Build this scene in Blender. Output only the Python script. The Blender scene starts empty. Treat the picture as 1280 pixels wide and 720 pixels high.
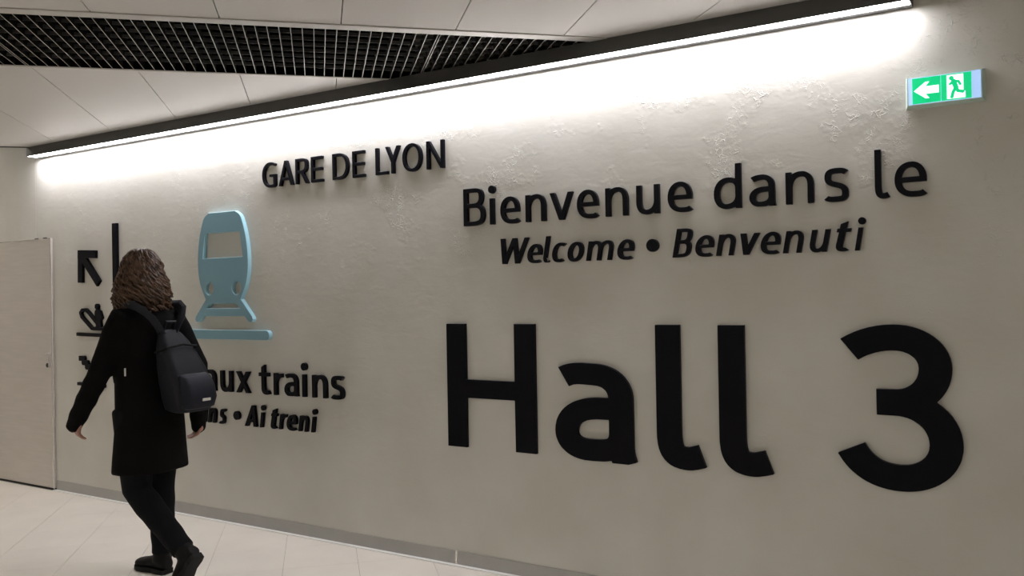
import bpy, bmesh, math, random
import numpy as np
from mathutils import Vector, Matrix

random.seed(7)
SC = bpy.context.scene
COL = SC.collection

# ------------------------------------------------------------------ camera
F_PX, ROLL, PITCH, TH, TG = 1072.2, -0.01802785, 0.0042795, 1.01564161, 0.22150695
CAM_H, CAM_D = 1.45, 3.7273
YAW = math.pi / 2 - TH
def rz(a, v):
    c, s = math.cos(a), math.sin(a)
    return Vector((c*v[0]-s*v[1], s*v[0]+c*v[1], v[2]))
_fw = Vector((0, math.cos(PITCH), math.sin(PITCH)))
_up = Vector((0, -math.sin(PITCH), math.cos(PITCH)))
_xr = Vector((1, 0, 0))
RIGHT = rz(YAW, math.cos(ROLL)*_xr + math.sin(ROLL)*_up)
UP = rz(YAW, -math.sin(ROLL)*_xr + math.cos(ROLL)*_up)
FWD = rz(YAW, _fw)
CAM = Vector((0, -CAM_D, CAM_H))
cd = bpy.data.cameras.new('camera')
cd.sensor_fit = 'HORIZONTAL'; cd.sensor_width = 36.0; cd.lens = 36.0*F_PX/1280.0
cd.clip_start = 0.05; cd.clip_end = 100
cam = bpy.data.objects.new('camera', cd); COL.objects.link(cam)
M = Matrix.Identity(4)
for i in range(3):
    M[i][0] = RIGHT[i]; M[i][1] = UP[i]; M[i][2] = -FWD[i]; M[i][3] = CAM[i]
cam.matrix_world = M
SC.camera = cam

# ------------------------------------------------------------------ world, exposure
wd = bpy.data.worlds.new('world'); SC.world = wd; wd.use_nodes = True
wd.node_tree.nodes['Background'].inputs[0].default_value = (1.0, 0.97, 0.90, 1)
wd.node_tree.nodes['Background'].inputs[1].default_value = 0.20
vs = SC.view_settings
vs.view_transform = 'Standard'; vs.look = 'None'; vs.exposure = 0.0; vs.gamma = 1.0
vs.use_curve_mapping = False
STRIP_EMISSION = 40.0          # the linear light above the wall

# ------------------------------------------------------------------ pixel helpers (1280x720 frame)
def ray(px, py): return RIGHT*((px-640)/F_PX) - UP*((py-360)/F_PX) + FWD
def on_wall(px, py, y=0.0):
    r = ray(px, py); t = (y-CAM.y)/r.y; p = CAM + r*t
    return p.x, p.z
G1 = rz(YAW, (math.cos(TG), math.sin(TG), 0)); G2 = rz(YAW, (-math.sin(TG), math.cos(TG), 0))
def grid(a, b): return (a*G1.x+b*G2.x, a*G1.y+b*G2.y)
ZC = 2.618                      # ceiling height

# ------------------------------------------------------------------ object helpers
def link(name, me, parent=None):
    o = bpy.data.objects.new(name, me); COL.objects.link(o)
    if parent is not None: o.parent = parent
    return o
def tag(o, label, cat, group=None):
    o['label'] = label; o['category'] = cat
    if group: o['group'] = group
    return o
def empty(name, loc=(0, 0, 0)):
    o = bpy.data.objects.new(name, None); COL.objects.link(o); o.location = loc
    o.empty_display_size = 0.05
    return o
def part(name, me, mat, parent):
    """mesh given in world coordinates, parented to an unrotated empty"""
    if parent is not None:
        off = Vector(parent.location)
        if off.length > 0:
            me.transform(Matrix.Translation(-off))
    if mat is not None:
        me.materials.clear(); me.materials.append(mat)
    return link(name, me, parent)
def struct(o):
    o['kind'] = 'structure'; return o
def bm_mesh(bm, name='m'):
    me = bpy.data.meshes.new(name); bmesh.ops.recalc_face_normals(bm, faces=bm.faces); bm.to_mesh(me); bm.free(); return me
def add_box(bm, x0, x1, y0, y1, z0, z1):
    v = [bm.verts.new((x, y, z)) for z in (z0, z1) for y in (y0, y1) for x in (x0, x1)]
    for f in ((0,2,3,1),(4,5,7,6),(0,1,5,4),(2,6,7,3),(0,4,6,2),(1,3,7,5)):
        bm.faces.new([v[i] for i in f])
    return v
def box_mesh(x0, x1, y0, y1, z0, z1, bevel=0.0, seg=2):
    bm = bmesh.new(); add_box(bm, x0, x1, y0, y1, z0, z1)
    if bevel > 0:
        bmesh.ops.bevel(bm, geom=list(bm.edges), offset=bevel, segments=seg, affect='EDGES', profile=0.5)
    return bm_mesh(bm)
def prism_mesh(poly, z0, z1, bevel=0.0):
    bm = bmesh.new()
    lo = [bm.verts.new((p[0], p[1], z0)) for p in poly]; hi = [bm.verts.new((p[0], p[1], z1)) for p in poly]
    n = len(poly)
    bm.faces.new(lo[::-1]); bm.faces.new(hi)
    for i in range(n): bm.faces.new((lo[i], lo[(i+1) % n], hi[(i+1) % n], hi[i]))
    if bevel > 0:
        bmesh.ops.bevel(bm, geom=[e for e in bm.edges], offset=bevel, segments=1, affect='EDGES')
    return bm_mesh(bm)
def clip_poly(poly, nx, ny, c):
    """keep nx*x+ny*y <= c"""
    out = []
    n = len(poly)
    for i in range(n):
        p, q = poly[i], poly[(i+1) % n]
        dp = nx*p[0]+ny*p[1]-c; dq = nx*q[0]+ny*q[1]-c
        if dp <= 0: out.append(p)
        if (dp < 0 < dq) or (dq < 0 < dp):
            t = dp/(dp-dq); out.append((p[0]+t*(q[0]-p[0]), p[1]+t*(q[1]-p[1])))
    return out
def area(poly):
    return abs(sum(poly[i][0]*poly[(i+1) % len(poly)][1]-poly[(i+1) % len(poly)][0]*poly[i][1] for i in range(len(poly))))/2
def smooth(me, ang=40):
    for p in me.polygons: p.use_smooth = True
    me.set_sharp_from_angle(angle=math.radians(ang))
    return me

# ------------------------------------------------------------------ materials
def mat(name, color, rough=0.5, metal=0.0, emit=None, estr=0.0, spec=0.5, var=0.0, vscale=6.0, bump=0.0, bscale=60.0, stretch=None, rvar=0.0):
    m = bpy.data.materials.new(name); m.use_nodes = True
    nt = m.node_tree; b = nt.nodes['Principled BSDF']
    b.inputs['Base Color'].default_value = (*color, 1); b.inputs['Roughness'].default_value = rough
    b.inputs['Metallic'].default_value = metal; b.inputs['Specular IOR Level'].default_value = spec
    if emit is not None:
        b.inputs['Emission Color'].default_value = (*emit, 1); b.inputs['Emission Strength'].default_value = estr
    if var > 0 or bump > 0 or rvar > 0:
        g = nt.nodes.new('ShaderNodeNewGeometry'); mp = nt.nodes.new('ShaderNodeMapping')
        nt.links.new(g.outputs['Position'], mp.inputs['Vector'])
        if stretch: mp.inputs['Scale'].default_value = stretch
    if var > 0:
        n = nt.nodes.new('ShaderNodeTexNoise'); n.inputs['Scale'].default_value = vscale; n.inputs['Detail'].default_value = 5
        nt.links.new(mp.outputs[0], n.inputs['Vector'])
        mr = nt.nodes.new('ShaderNodeMapRange'); mr.inputs[1].default_value = 0.3; mr.inputs[2].default_value = 0.7
        mr.inputs[3].default_value = 1-var; mr.inputs[4].default_value = 1+var*0.6
        nt.links.new(n.outputs[0], mr.inputs[0])
        mx = nt.nodes.new('ShaderNodeMix'); mx.data_type = 'RGBA'; mx.blend_type = 'MULTIPLY'; mx.inputs[0].default_value = 1
        mx.inputs[6].default_value = (*color, 1)
        nt.links.new(mr.outputs[0], mx.inputs[7]); nt.links.new(mx.outputs[2], b.inputs['Base Color'])
    if bump > 0:
        n2 = nt.nodes.new('ShaderNodeTexNoise'); n2.inputs['Scale'].default_value = bscale; n2.inputs['Detail'].default_value = 4
        nt.links.new(mp.outputs[0], n2.inputs['Vector'])
        bp = nt.nodes.new('ShaderNodeBump'); bp.inputs['Strength'].default_value = bump; bp.inputs['Distance'].default_value = 0.01
        nt.links.new(n2.outputs[0], bp.inputs['Height']); nt.links.new(bp.outputs[0], b.inputs['Normal'])
    return m

def wall_material():
    m = bpy.data.materials.new('painted_plaster'); m.use_nodes = True
    nt = m.node_tree; N = nt.nodes; L = nt.links; b = N['Principled BSDF']
    b.inputs['Roughness'].default_value = 0.55; b.inputs['Specular IOR Level'].default_value = 0.18
    g = N.new('ShaderNodeNewGeometry')
    def noise(scale, detail, rough=0.5, dist=0.0, vec=None):
        n = N.new('ShaderNodeTexNoise'); n.inputs['Scale'].default_value = scale; n.inputs['Detail'].default_value = detail
        n.inputs['Roughness'].default_value = rough; n.inputs['Distortion'].default_value = dist
        L.new(vec or g.outputs['Position'], n.inputs['Vector']); return n.outputs[0]
    def rng(src, a, b_, c, d):
        r = N.new('ShaderNodeMapRange'); r.inputs[1].default_value = a; r.inputs[2].default_value = b_
        r.inputs[3].default_value = c; r.inputs[4].default_value = d; L.new(src, r.inputs[0]); return r.outputs[0]
    def mul(a, c, op='MULTIPLY'):
        k = N.new('ShaderNodeMath'); k.operation = op; L.new(a, k.inputs[0])
        if isinstance(c, (int, float)): k.inputs[1].default_value = c
        else: L.new(c, k.inputs[1])
        return k.outputs[0]
    # colour: off white, faint blotches
    cr = N.new('ShaderNodeMix'); cr.data_type = 'RGBA'
    cr.inputs[6].default_value = (0.590, 0.578, 0.525, 1); cr.inputs[7].default_value = (0.645, 0.634, 0.590, 1)
    L.new(rng(noise(2.2, 5), 0.35, 0.65, 0, 1), cr.inputs[0]); L.new(cr.outputs[2], b.inputs['Base Color'])
    # relief: soft waves everywhere, flaked trowel marks in patches
    soft = mul(noise(5.0, 3), 0.35)
    st = N.new('ShaderNodeMapping'); st.inputs['Scale'].default_value = (1, 1, 2.2); L.new(g.outputs['Position'], st.inputs['Vector'])
    trowel = mul(noise(9.0, 4, 0.55, 0.6, st.outputs[0]), 0.16)
    patch = rng(noise(3.1, 4, 0.6), 0.515, 0.62, 0, 1)
    sp = N.new('ShaderNodeSeparateXYZ'); L.new(g.outputs['Position'], sp.inputs[0])
    band = mul(rng(sp.outputs['Z'], 1.45, 1.85, 0.12, 1), rng(sp.outputs['X'], -4.4, -2.6, 0.25, 1))
    vo = N.new('ShaderNodeTexVoronoi'); vo.feature = 'DISTANCE_TO_EDGE'; vo.inputs['Scale'].default_value = 44
    wv = N.new('ShaderNodeMixRGB'); wv.blend_type = 'ADD'; wv.inputs[0].default_value = 0.09
    nc = N.new('ShaderNodeTexNoise'); nc.inputs['Scale'].default_value = 14; nc.inputs['Detail'].default_value = 3
    L.new(g.outputs['Position'], nc.inputs['Vector']); L.new(g.outputs['Position'], wv.inputs[1]); L.new(nc.outputs[1], wv.inputs[2])
    L.new(wv.outputs[0], vo.inputs['Vector'])
    flakes = mul(rng(vo.outputs['Distance'], 0.0, 0.10, 1, 0), rng(noise(16, 4, 0.7), 0.50, 0.62, 0, 1))
    rough_ = mul(mul(flakes, patch), band)
    fine = mul(mul(noise(70, 4, 0.7), mul(patch, band)), 0.35)
    h = mul(mul(mul(soft, trowel, 'ADD'), mul(rough_, 0.44), 'ADD'), fine, 'ADD')
    bp = N.new('ShaderNodeBump'); bp.inputs['Strength'].default_value = 0.65; bp.inputs['Distance'].default_value = 0.014
    L.new(h, bp.inputs['Height']); L.new(bp.outputs[0], b.inputs['Normal'])
    return m

M_WALL = wall_material()
M_PANEL = mat('ceiling_panel_paint', (0.71, 0.69, 0.675), 0.38, var=0.03, vscale=1.5)
M_TILE = mat('floor_tile', (0.88, 0.825, 0.74), 0.33, var=0.05, vscale=3.0)
M_GROUT = mat('grout', (0.42, 0.39, 0.35), 0.8)
M_BLACKVOID = mat('plenum_black', (0.005, 0.005, 0.005), 0.9, spec=0.0)
M_LETTER = mat('black_letter', (0.0025, 0.0026, 0.0055), 0.38, spec=0.12)
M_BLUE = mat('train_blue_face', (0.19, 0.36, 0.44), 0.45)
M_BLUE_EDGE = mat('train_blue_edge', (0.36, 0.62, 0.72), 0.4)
M_HOUSING = mat('anodised_dark_grey', (0.05, 0.05, 0.048), 0.45, metal=0.0)
M_STRIP = mat('led_diffuser', (0.9, 0.9, 0.9), 0.4, emit=(0.975, 0.95, 1.0), estr=STRIP_EMISSION)
M_STEEL = mat('brushed_steel', (0.60, 0.565, 0.52), 0.42, metal=0.15, var=0.06, vscale=4, bump=0.05, bscale=40, stretch=(1, 1, 12))
M_STEEL_EDGE = mat('steel_edge', (0.80, 0.77, 0.73), 0.25, metal=0.7)
M_BASE = mat('baseboard_grey_metal', (0.40, 0.395, 0.38), 0.4, metal=0.2, var=0.05, vscale=8)
M_SEAL = mat('white_sealant', (0.92, 0.91, 0.89), 0.4)
M_TRIM = mat('light_aluminium', (0.62, 0.61, 0.58), 0.35, metal=0.3)
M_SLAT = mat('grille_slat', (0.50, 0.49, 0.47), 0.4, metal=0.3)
M_SLAT_SHADED = mat('grille_slat_shaded', (0.010, 0.010, 0.010), 0.7, spec=0.1)  # slat sides near black: shade of the recess put into the colour
M_CROSS = mat('grille_crossbar', (0.065, 0.065, 0.065), 0.5)
M_DARK = mat('dark_gap', (0.02, 0.018, 0.016), 0.8)

# ------------------------------------------------------------------ the wall
JX = on_wall(44.5, 240)[0]
wall = struct(part('wall_back', box_mesh(-10.5, 6.0, 0.03, 0.20, 0.0, 3.3), M_DARK, None))
for x0, x1 in ((-10.5, JX-0.0015), (JX+0.0015, 6.0)):
    p = part('wall_panel', box_mesh(x0, x1, 0.0, 0.03, 0.0, 3.3), M_WALL, wall)

# ------------------------------------------------------------------ floor: grout bed and tiles
TP, TA0, TB0 = 0.3937, -2.823, 2.062
floor = struct(part('floor', box_mesh(-10.5, 6.0, -7.0, 0.2, -0.10, -0.003), M_GROUT, None))
YT = -0.034
full = None; cands = []
for i in range(-26, 22):
    for j in range(-26, 26):
        a0 = TA0+i*TP+0.001; b0 = TB0+j*TP+0.001; a1 = a0+TP-0.002; b1 = b0+TP-0.002
        poly = [grid(a0, b0), grid(a1, b0), grid(a1, b1), grid(a0, b1)]
        P = clip_poly(poly, 0, 1, YT)
        if len(P) < 3: continue
        P = clip_poly(clip_poly(clip_poly(P, 0, -1, 7.0), 1, 0, 6.0), -1, 0, 10.5)
        if len(P) < 3 or area(P) < 2e-4: continue
        cx = sum(p[0] for p in P)/len(P); cy = sum(p[1] for p in P)/len(P)
        cands.append((math.hypot(cx+3.7, (cy+0.6)*1.3), a0, b0, area(P) > TP*TP*0.985, P))
cands.sort(key=lambda c: c[0])
rest = bmesh.new()
for k, (d, a0, b0, isfull, P) in enumerate(cands):
    if k < 296:
        if isfull:
            if full is None:
                sz = TP-0.002
                full = prism_mesh([(0, 0), (G1.x*sz, G1.y*sz), ((G1.x+G2.x)*sz, (G1.y+G2.y)*sz), (G2.x*sz, G2.y*sz)], -0.012, 0.0, 0.0008)
                full.materials.append(M_TILE)
            o = link('tile', full, floor); x, y = grid(a0, b0); o.location = (x, y, 0)
        else:
            part('tile', prism_mesh(P, -0.012, 0.0), M_TILE, floor)
    else:
        vsx = [rest.verts.new((p[0], p[1], 0.0)) for p in P]; rest.faces.new(vsx)
o = part('far_tiles', bm_mesh(rest), M_TILE, floor); o['kind'] = 'stuff'
# white sealant strip along the foot of the wall
struct(part('trim_1', box_mesh(-6.44, 6.0, -0.030, -0.004, -0.004, 0.004, 0.001, 1), M_SEAL, None))

# ------------------------------------------------------------------ baseboard
bb = struct(empty('baseboard_back', (-2.683, -0.004, 0.0)))
DX1 = on_wall(71.5, 590)[0]
part('baseboard_panel', box_mesh(DX1+0.004, -2.690, -0.006, -0.0005, 0.004, 0.074, 0.001, 1), M_BASE, bb)
part('baseboard_panel', box_mesh(-2.676, 6.0, -0.006, -0.0005, 0.004, 0.073, 0.001, 1), M_BASE, bb)
part('joint_cover', box_mesh(-2.694, -2.680, -0.009, -0.0065, 0.004, 0.075, 0.001, 1), M_STEEL_EDGE, bb)

# ------------------------------------------------------------------ ceiling
def ceil_panel(a0, a1, b0, b1, parent, ymax=-0.006):
    g = 0.0022
    P = [grid(a0+g, b0+g), grid(a1-g, b0+g), grid(a1-g, b1-g), grid(a0+g, b1-g)]
    P = clip_poly(P, 0, 1, ymax); 
    if len(P) < 3: return
    P = clip_poly(clip_poly(clip_poly(P, 0, -1, 7.0), 1, 0, 6.0), -1, 0, 10.5)
    if len(P) < 3 or area(P) < 1e-3: return
    return part('ceiling_panel', prism_mesh(P, ZC, ZC+0.012), M_PANEL, parent)
cp = [grid(-14, -9), grid(9, -9), grid(9, 4.515), grid(-14, 4.515)]
cp = clip_poly(clip_poly(clip_poly(clip_poly(cp, 0, 1, -0.004), 0, -1, 7.0), 1, 0, 6.0), -1, 0, 10.5)
ceiling = struct(part('ceiling', prism_mesh(cp, ZC+0.26, ZC+0.30), M_BLACKVOID, None))
for i in range(-24, 14):
    a0 = i*0.5
    ceil_panel(a0, a0+0.5, 2.047, 4.510, ceiling)
    for b0, b1 in ((1.108-2.4, 1.108), (1.108-4.8, 1.108-2.4), (1.108-7.2, 1.108-4.8)):
        ceil_panel(a0, a0+0.5, b0, b1, ceiling)
# edge strip closing the low ceiling, and the higher ceiling beyond it
e0, e1 = grid(-9.5, 4.512), grid(-4.6, 4.512); e2, e3 = grid(-4.6, 4.522), grid(-9.5, 4.522)
part('edge_strip', prism_mesh(clip_poly([e0, e1, e2, e3], 0, 1, -0.004), ZC-0.006, ZC+0.26), M_DARK, ceiling)  # dark lip below the panels paints in the shadow line of the edge
cp2 = [grid(-14, 4.515), grid(9, 4.515), grid(9, 12), grid(-14, 12)]
cp2 = clip_poly(clip_poly(clip_poly(cp2, 0, 1, -0.004), -1, 0, 10.5), 0, -1, 7.0)
part('upper_ceiling', prism_mesh(cp2, 3.10, 3.14), M_PANEL, ceiling)

# ------------------------------------------------------------------ ceiling grille
gr = empty('ceiling_grille', (*grid(-2.5, 1.6), ZC))
tag(gr, 'black open slatted grille strip set diagonally between the white ceiling panels', 'grille')
def gbox(a0, a1, b0, b1, z0, z1, ymax=-0.008):
    P = clip_poly([grid(a0, b0), grid(a1, b0), grid(a1, b1), grid(a0, b1)], 0, 1, ymax)
    P = clip_poly(P, -1, 0, 10.4) if len(P) >= 3 else P
    if len(P) < 3 or area(P) < 2e-5: return None
    return prism_mesh(P, z0, z1)
part('trim_rail', gbox(-9.0, -1.0, 1.112, 1.174, ZC-0.004, ZC+0.002), M_TRIM, gr)
part('trim_rail', gbox(-9.0, -1.0, 2.028, 2.044, ZC-0.003, ZC+0.002), M_TRIM, gr)
part('plenum_side', gbox(-9.0, -1.0, 1.150, 1.174, ZC+0.002, ZC+0.26), M_BLACKVOID, gr)
part('plenum_side', gbox(-9.0, -1.0, 2.028, 2.046, ZC+0.002, ZC+0.26), M_BLACKVOID, gr)
def slat(a):
    me = gbox(a-0.0016, a+0.0016, 1.174, 2.028, ZC+0.002, ZC+0.045)
    if me is None: return
    me.materials.append(M_SLAT); me.materials.append(M_SLAT_SHADED)
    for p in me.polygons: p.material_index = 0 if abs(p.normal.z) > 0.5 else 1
    off = Vector(gr.location); me.transform(Matrix.Translation(-off)); link('slat', me, gr)
k = -7.015
while k < -1.2:
    slat(k)
    if abs(k+4.015) < 0.02 or abs(k+2.065) < 0.02: slat(k+0.011)
    k += 0.05
b = 1.22
while b < 2.0:
    me = gbox(-9.0, -1.0, b-0.0015, b+0.0015, ZC+0.014, ZC+0.030)
    if me: part('crossbar', me, M_CROSS, gr)
    b += 0.098

# ------------------------------------------------------------------ linear light above the wall
FP = 0.112; FZ = 2.547
fx0 = on_wall(33.3, 194, -FP)[0]; fx1 = on_wall(1137.5, 2, -FP*0.6)[0]
li = tag(empty('linear_light', (fx0, -FP/2, FZ)), 'long dark grey strip light glowing white along the top of the wall', 'light')
part('front_housing', box_mesh(fx0, fx1, -FP, -FP+0.006, FZ, ZC-0.001, 0.0008, 1), M_HOUSING, li)
part('back_housing', box_mesh(fx0, fx1, -0.040, -0.003, FZ-0.002, ZC-0.001, 0.0008, 1), M_HOUSING, li)
part('top_housing', box_mesh(fx0, fx1, -FP+0.006, -0.040, ZC-0.012, ZC-0.001), M_HOUSING, li)
part('diffuser', box_mesh(fx0+0.002, fx1-0.003, -FP+0.0065, -0.0405, FZ+0.0015, FZ+0.012), M_STRIP, li)
part('end_cap', box_mesh(fx0-0.003, fx0, -FP, -0.003, FZ-0.001, ZC-0.001), M_HOUSING, li)
part('end_cap', box_mesh(fx1, fx1+0.003, -FP, -0.003, FZ-0.001, ZC-0.001), M_HOUSING, li)

# ------------------------------------------------------------------ other side of the passage (behind the camera)
M_WALL2 = mat('far_side_paint', (0.66, 0.63, 0.59), 0.6, var=0.04, vscale=2)
struct(part('wall_front', box_mesh(-10.5, 6.0, -5.6, -5.45, -0.1, 3.3), M_WALL2, None))
struct(part('wall_left', box_mesh(-10.7, -10.5, -5.6, 0.2, -0.1, 3.3), M_WALL2, None))
struct(part('wall_right', box_mesh(6.0, 6.2, -5.6, 0.2, -0.1, 3.3), M_WALL2, None))
# added strip light out of view, put in as fill for the passage
l2 = tag(empty('linear_light', (-3.5, -5.40, FZ)), 'added unseen fill strip light on the opposite side of the passage', 'light')
part('front_housing', box_mesh(-9.5, 5.5, -5.345, -5.339, FZ, ZC-0.001), M_HOUSING, l2)
part('back_housing', box_mesh(-9.5, 5.5, -5.445, -5.410, FZ, ZC-0.001), M_HOUSING, l2)
part('diffuser', box_mesh(-9.5, 5.5, -5.409, -5.346, FZ+0.0015, FZ+0.012), mat('led_diffuser_fill', (0.9, 0.9, 0.9), 0.4, emit=(1.0, 0.96, 0.88), estr=27.0), l2)
# added square luminaire out of view, fill light for left wall and door
l3 = tag(empty('fill_luminaire', (-8.2, -1.3, 3.06)), 'added unseen square fill luminaire in the higher ceiling near the steel door', 'light')
M_LUM = mat('fill_luminaire_diffuser', (0.9, 0.9, 0.9), 0.4, emit=(1.0, 0.94, 0.86), estr=19.0)
part('frame', box_mesh(-8.52, -7.88, -1.62, -0.98, 3.075, 3.099), M_TRIM, l3)
part('diffuser', box_mesh(-8.5, -7.9, -1.6, -1.0, 3.06, 3.0745), M_LUM, l3)

# ------------------------------------------------------------------ steel door
dx1 = on_wall(63.5, 310, -0.018)[0]; dx0 = dx1-0.98; dz1 = on_wall(40, 299.5, -0.018)[1]
door = struct(empty('door_1', (dx0, 0, 0)))
part('leaf', box_mesh(dx0, dx1-0.003, -0.018, -0.0005, 0.014, dz1-0.002, 0.0015, 1), M_STEEL, door)
part('edge_profile', box_mesh(dx1-0.010, dx1, -0.020, -0.0185, 0.012, dz1, 0.0005, 1), M_STEEL_EDGE, door)
part('edge_profile', box_mesh(dx0, dx1-0.0105, -0.020, -0.0185, dz1-0.006, dz1), M_STEEL_EDGE, door)
part('threshold_gap', box_mesh(dx0, dx1, -0.020, -0.0005, 0.0, 0.0115), M_DARK, door)
for px in (45.0, 55.5):
    x, z = on_wall(px, 297.8, -0.018)
    part('screw', box_mesh(x-0.016, x+0.016, -0.022, -0.004, dz1+0.0005, dz1+0.007, 0.002, 1), M_DARK, door)
lx, lz = on_wall(62.3, 450, -0.024)
part('pull_bracket', box_mesh(lx-0.006, lx, -0.035, -0.019, lz-0.055, lz+0.05, 0.002, 1), M_STEEL_EDGE, door)
part('pull_bracket', box_mesh(lx-0.062, lx-0.0065, -0.035, -0.019, lz+0.042, lz+0.05, 0.002, 1), M_STEEL_EDGE, door)
bm = bmesh.new(); bmesh.ops.create_cone(bm, cap_ends=True, segments=14, radius1=0.017, radius2=0.017, depth=0.006)
me = bm_mesh(bm); me.transform(Matrix.Translation((lx-0.036, -0.022, lz-0.042)) @ Matrix.Rotation(math.pi/2, 4, 'X'))
part('lock_cylinder', me, M_DARK, door)

# ------------------------------------------------------------------ lettering: stroke field -> outline -> solid
def bez(p0, p1, p2, p3, n=14):
    return [((1-t)**3*p0[0]+3*(1-t)**2*t*p1[0]+3*(1-t)*t*t*p2[0]+t**3*p3[0],
             (1-t)**3*p0[1]+3*(1-t)**2*t*p1[1]+3*(1-t)*t*t*p2[1]+t**3*p3[1]) for t in [i/n for i in range(1, n+1)]]
def P(*it):
    pts = [it[0]]
    for q in it[1:]:
        if q[0] in ('h', 'v'):               # quarter arc leaving horizontally / vertically
            x0, y0 = pts[-1]; x1, y1 = q[1], q[2]; k = q[3] if len(q) > 3 else 0.60
            if q[0] == 'h': c1 = (x0+k*(x1-x0), y0); c2 = (x1, y1+k*(y0-y1))
            else: c1 = (x0, y0+k*(y1-y0)); c2 = (x1+k*(x0-x1), y1)
            pts += bez(pts[-1], c1, c2, (x1, y1))
        elif len(q) == 2: pts.append(q)
        else: pts += bez(pts[-1], q[0:2], q[2:4], q[4:6])
    return pts
def circle(cx, cy, r, n=40):
    return [(cx+r*math.cos(2*math.pi*i/n), cy+r*math.sin(2*math.pi*i/n)) for i in range(n)]
def diag(p, q, e=0.35):
    dx, dy = q[0]-p[0], q[1]-p[1]; l = math.hypot(dx, dy)
    return [(p[0]-dx/l*e, p[1]-dy/l*e), (q[0]+dx/l*e, q[1]+dy/l*e)]
KY = 1/0.86
def field(strokes, X, Y):
    """strokes: (points, half width, round caps?)"""
    out = np.full(X.shape, 9.0)
    Yk = Y*KY
    for pts, hw, rnd in strokes:
        n = len(pts)-1
        base_out = out; out = np.full(X.shape, 9.0)
        for i in range(n):
            ax, ay = pts[i][0], pts[i][1]*KY; bx, by = pts[i+1][0], pts[i+1][1]*KY
            dx, dy = bx-ax, by-ay; l = math.hypot(dx, dy)
            if l < 1e-9: continue
            ux, uy = dx/l, dy/l
            t = (X-ax)*ux+(Yk-ay)*uy; s = np.abs(-(X-ax)*uy+(Yk-ay)*ux)
            tc = np.clip(t, 0, l); d = np.hypot(t-tc, s)-hw
            out = np.minimum(out, d)
        if not rnd:                         # square cut at both ends
            for e, q in ((0, 1), (n, n-1)):
                ex_, ey_ = pts[e][0], pts[e][1]*KY; dx, dy = ex_-pts[q][0], ey_-pts[q][1]*KY; l = math.hypot(dx, dy)
                t = ((X-ex_)*dx+(Yk-ey_)*dy)/l
                near = np.hypot(X-ex_, Yk-ey_) < hw*1.6
                out = np.where(near & (t > -hw), np.maximum(out, t), out)
        out = np.minimum(base_out, out)
    return out
def contours(Fv, xs, ys):
    nx, ny = len(xs), len(ys)
    S = Fv < 0
    code = S[:-1, :-1]*1+S[:-1, 1:]*2+S[1:, 1:]*4+S[1:, :-1]*8
    idx = np.argwhere((code > 0) & (code < 15))
    def ept(e):
        d, j, i = e
        if d == 0:
            a, b_ = Fv[j, i], Fv[j, i+1]; t = a/(a-b_); return (xs[i]+t*(xs[i+1]-xs[i]), ys[j])
        a, b_ = Fv[j, i], Fv[j+1, i]; t = a/(a-b_); return (xs[i], ys[j]+t*(ys[j+1]-ys[j]))
    nxt = {}
    T = {1: ((3, 0),), 2: ((0, 1),), 3: ((3, 1),), 4: ((1, 2),), 5: ((3, 0), (1, 2)), 6: ((0, 2),), 7: ((3, 2),),
         8: ((2, 3),), 9: ((2, 0),), 10: ((0, 1), (2, 3)), 11: ((2, 1),), 12: ((1, 3),), 13: ((1, 0),), 14: ((0, 3),)}
    for j, i in idx:
        E_ = ((0, j, i), (1, j, i+1), (0, j+1, i), (1, j, i))
        for a, b_ in T[int(code[j, i])]: nxt[E_[a]] = E_[b_]
    loops = []
    while nxt:
        s = next(iter(nxt)); loop = []; c = s
        while c in nxt:
            loop.append(ept(c)); c = nxt.pop(c)
        if len(loop) > 5: loops.append(loop)
    return loops
def simplify(loop, tol):
    pts = np.array(loop); n = len(pts)
    far = int(np.argmax(np.hypot(*(pts-pts[0]).T)))
    keep = {0, far}
    st = [(0, far), (far, n)]
    while st:
        a, b_ = st.pop()
        if b_-a < 2: continue
        p, q = pts[a], pts[b_ % n]; d = q-p; l = math.hypot(*d)
        seg = pts[a+1:b_]
        dist = np.hypot(*(seg-p).T) if l < 1e-9 else np.abs((seg[:, 0]-p[0])*d[1]-(seg[:, 1]-p[1])*d[0])/l
        m = int(np.argmax(dist))
        if dist[m] > tol:
            keep.add(a+1+m); st += [(a, a+1+m), (a+1+m, b_)]
    return [tuple(pts[i]) for i in sorted(keep)]
def extrude(loops, y_back, y_front, bev=0.0012):
    """loops in metres (x, z) -> solid standing on the wall between y_back and y_front"""
    cu = bpy.data.curves.new('c', 'CURVE'); cu.dimensions = '2D'; cu.fill_mode = 'BOTH'
    th = y_back-y_front
    cu.extrude = th/2-bev; cu.bevel_depth = bev; cu.bevel_resolution = 0; cu.offset = -bev
    for lp in loops:
        sp = cu.splines.new('POLY'); sp.points.add(len(lp)-1)
        for k, p in enumerate(lp): sp.points[k].co = (p[0], p[1], 0, 1)
        sp.use_cyclic_u = True
    o = bpy.data.objects.new('c', cu); COL.objects.link(o)
    bpy.context.view_layer.update()
    me = bpy.data.meshes.new_from_object(o.evaluated_get(bpy.context.evaluated_depsgraph_get()))
    bpy.data.objects.remove(o); bpy.data.curves.remove(cu)
    me.materials.clear()
    me.transform(Matrix.Translation((0, y_back-th/2, 0)) @ Matrix.Rotation(math.pi/2, 4, 'X'))
    bm = bmesh.new(); bm.from_mesh(me); bmesh.ops.remove_doubles(bm, verts=bm.verts, dist=1e-5); bm.to_mesh(me); bm.free()
    return smooth(me, 35)
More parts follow.
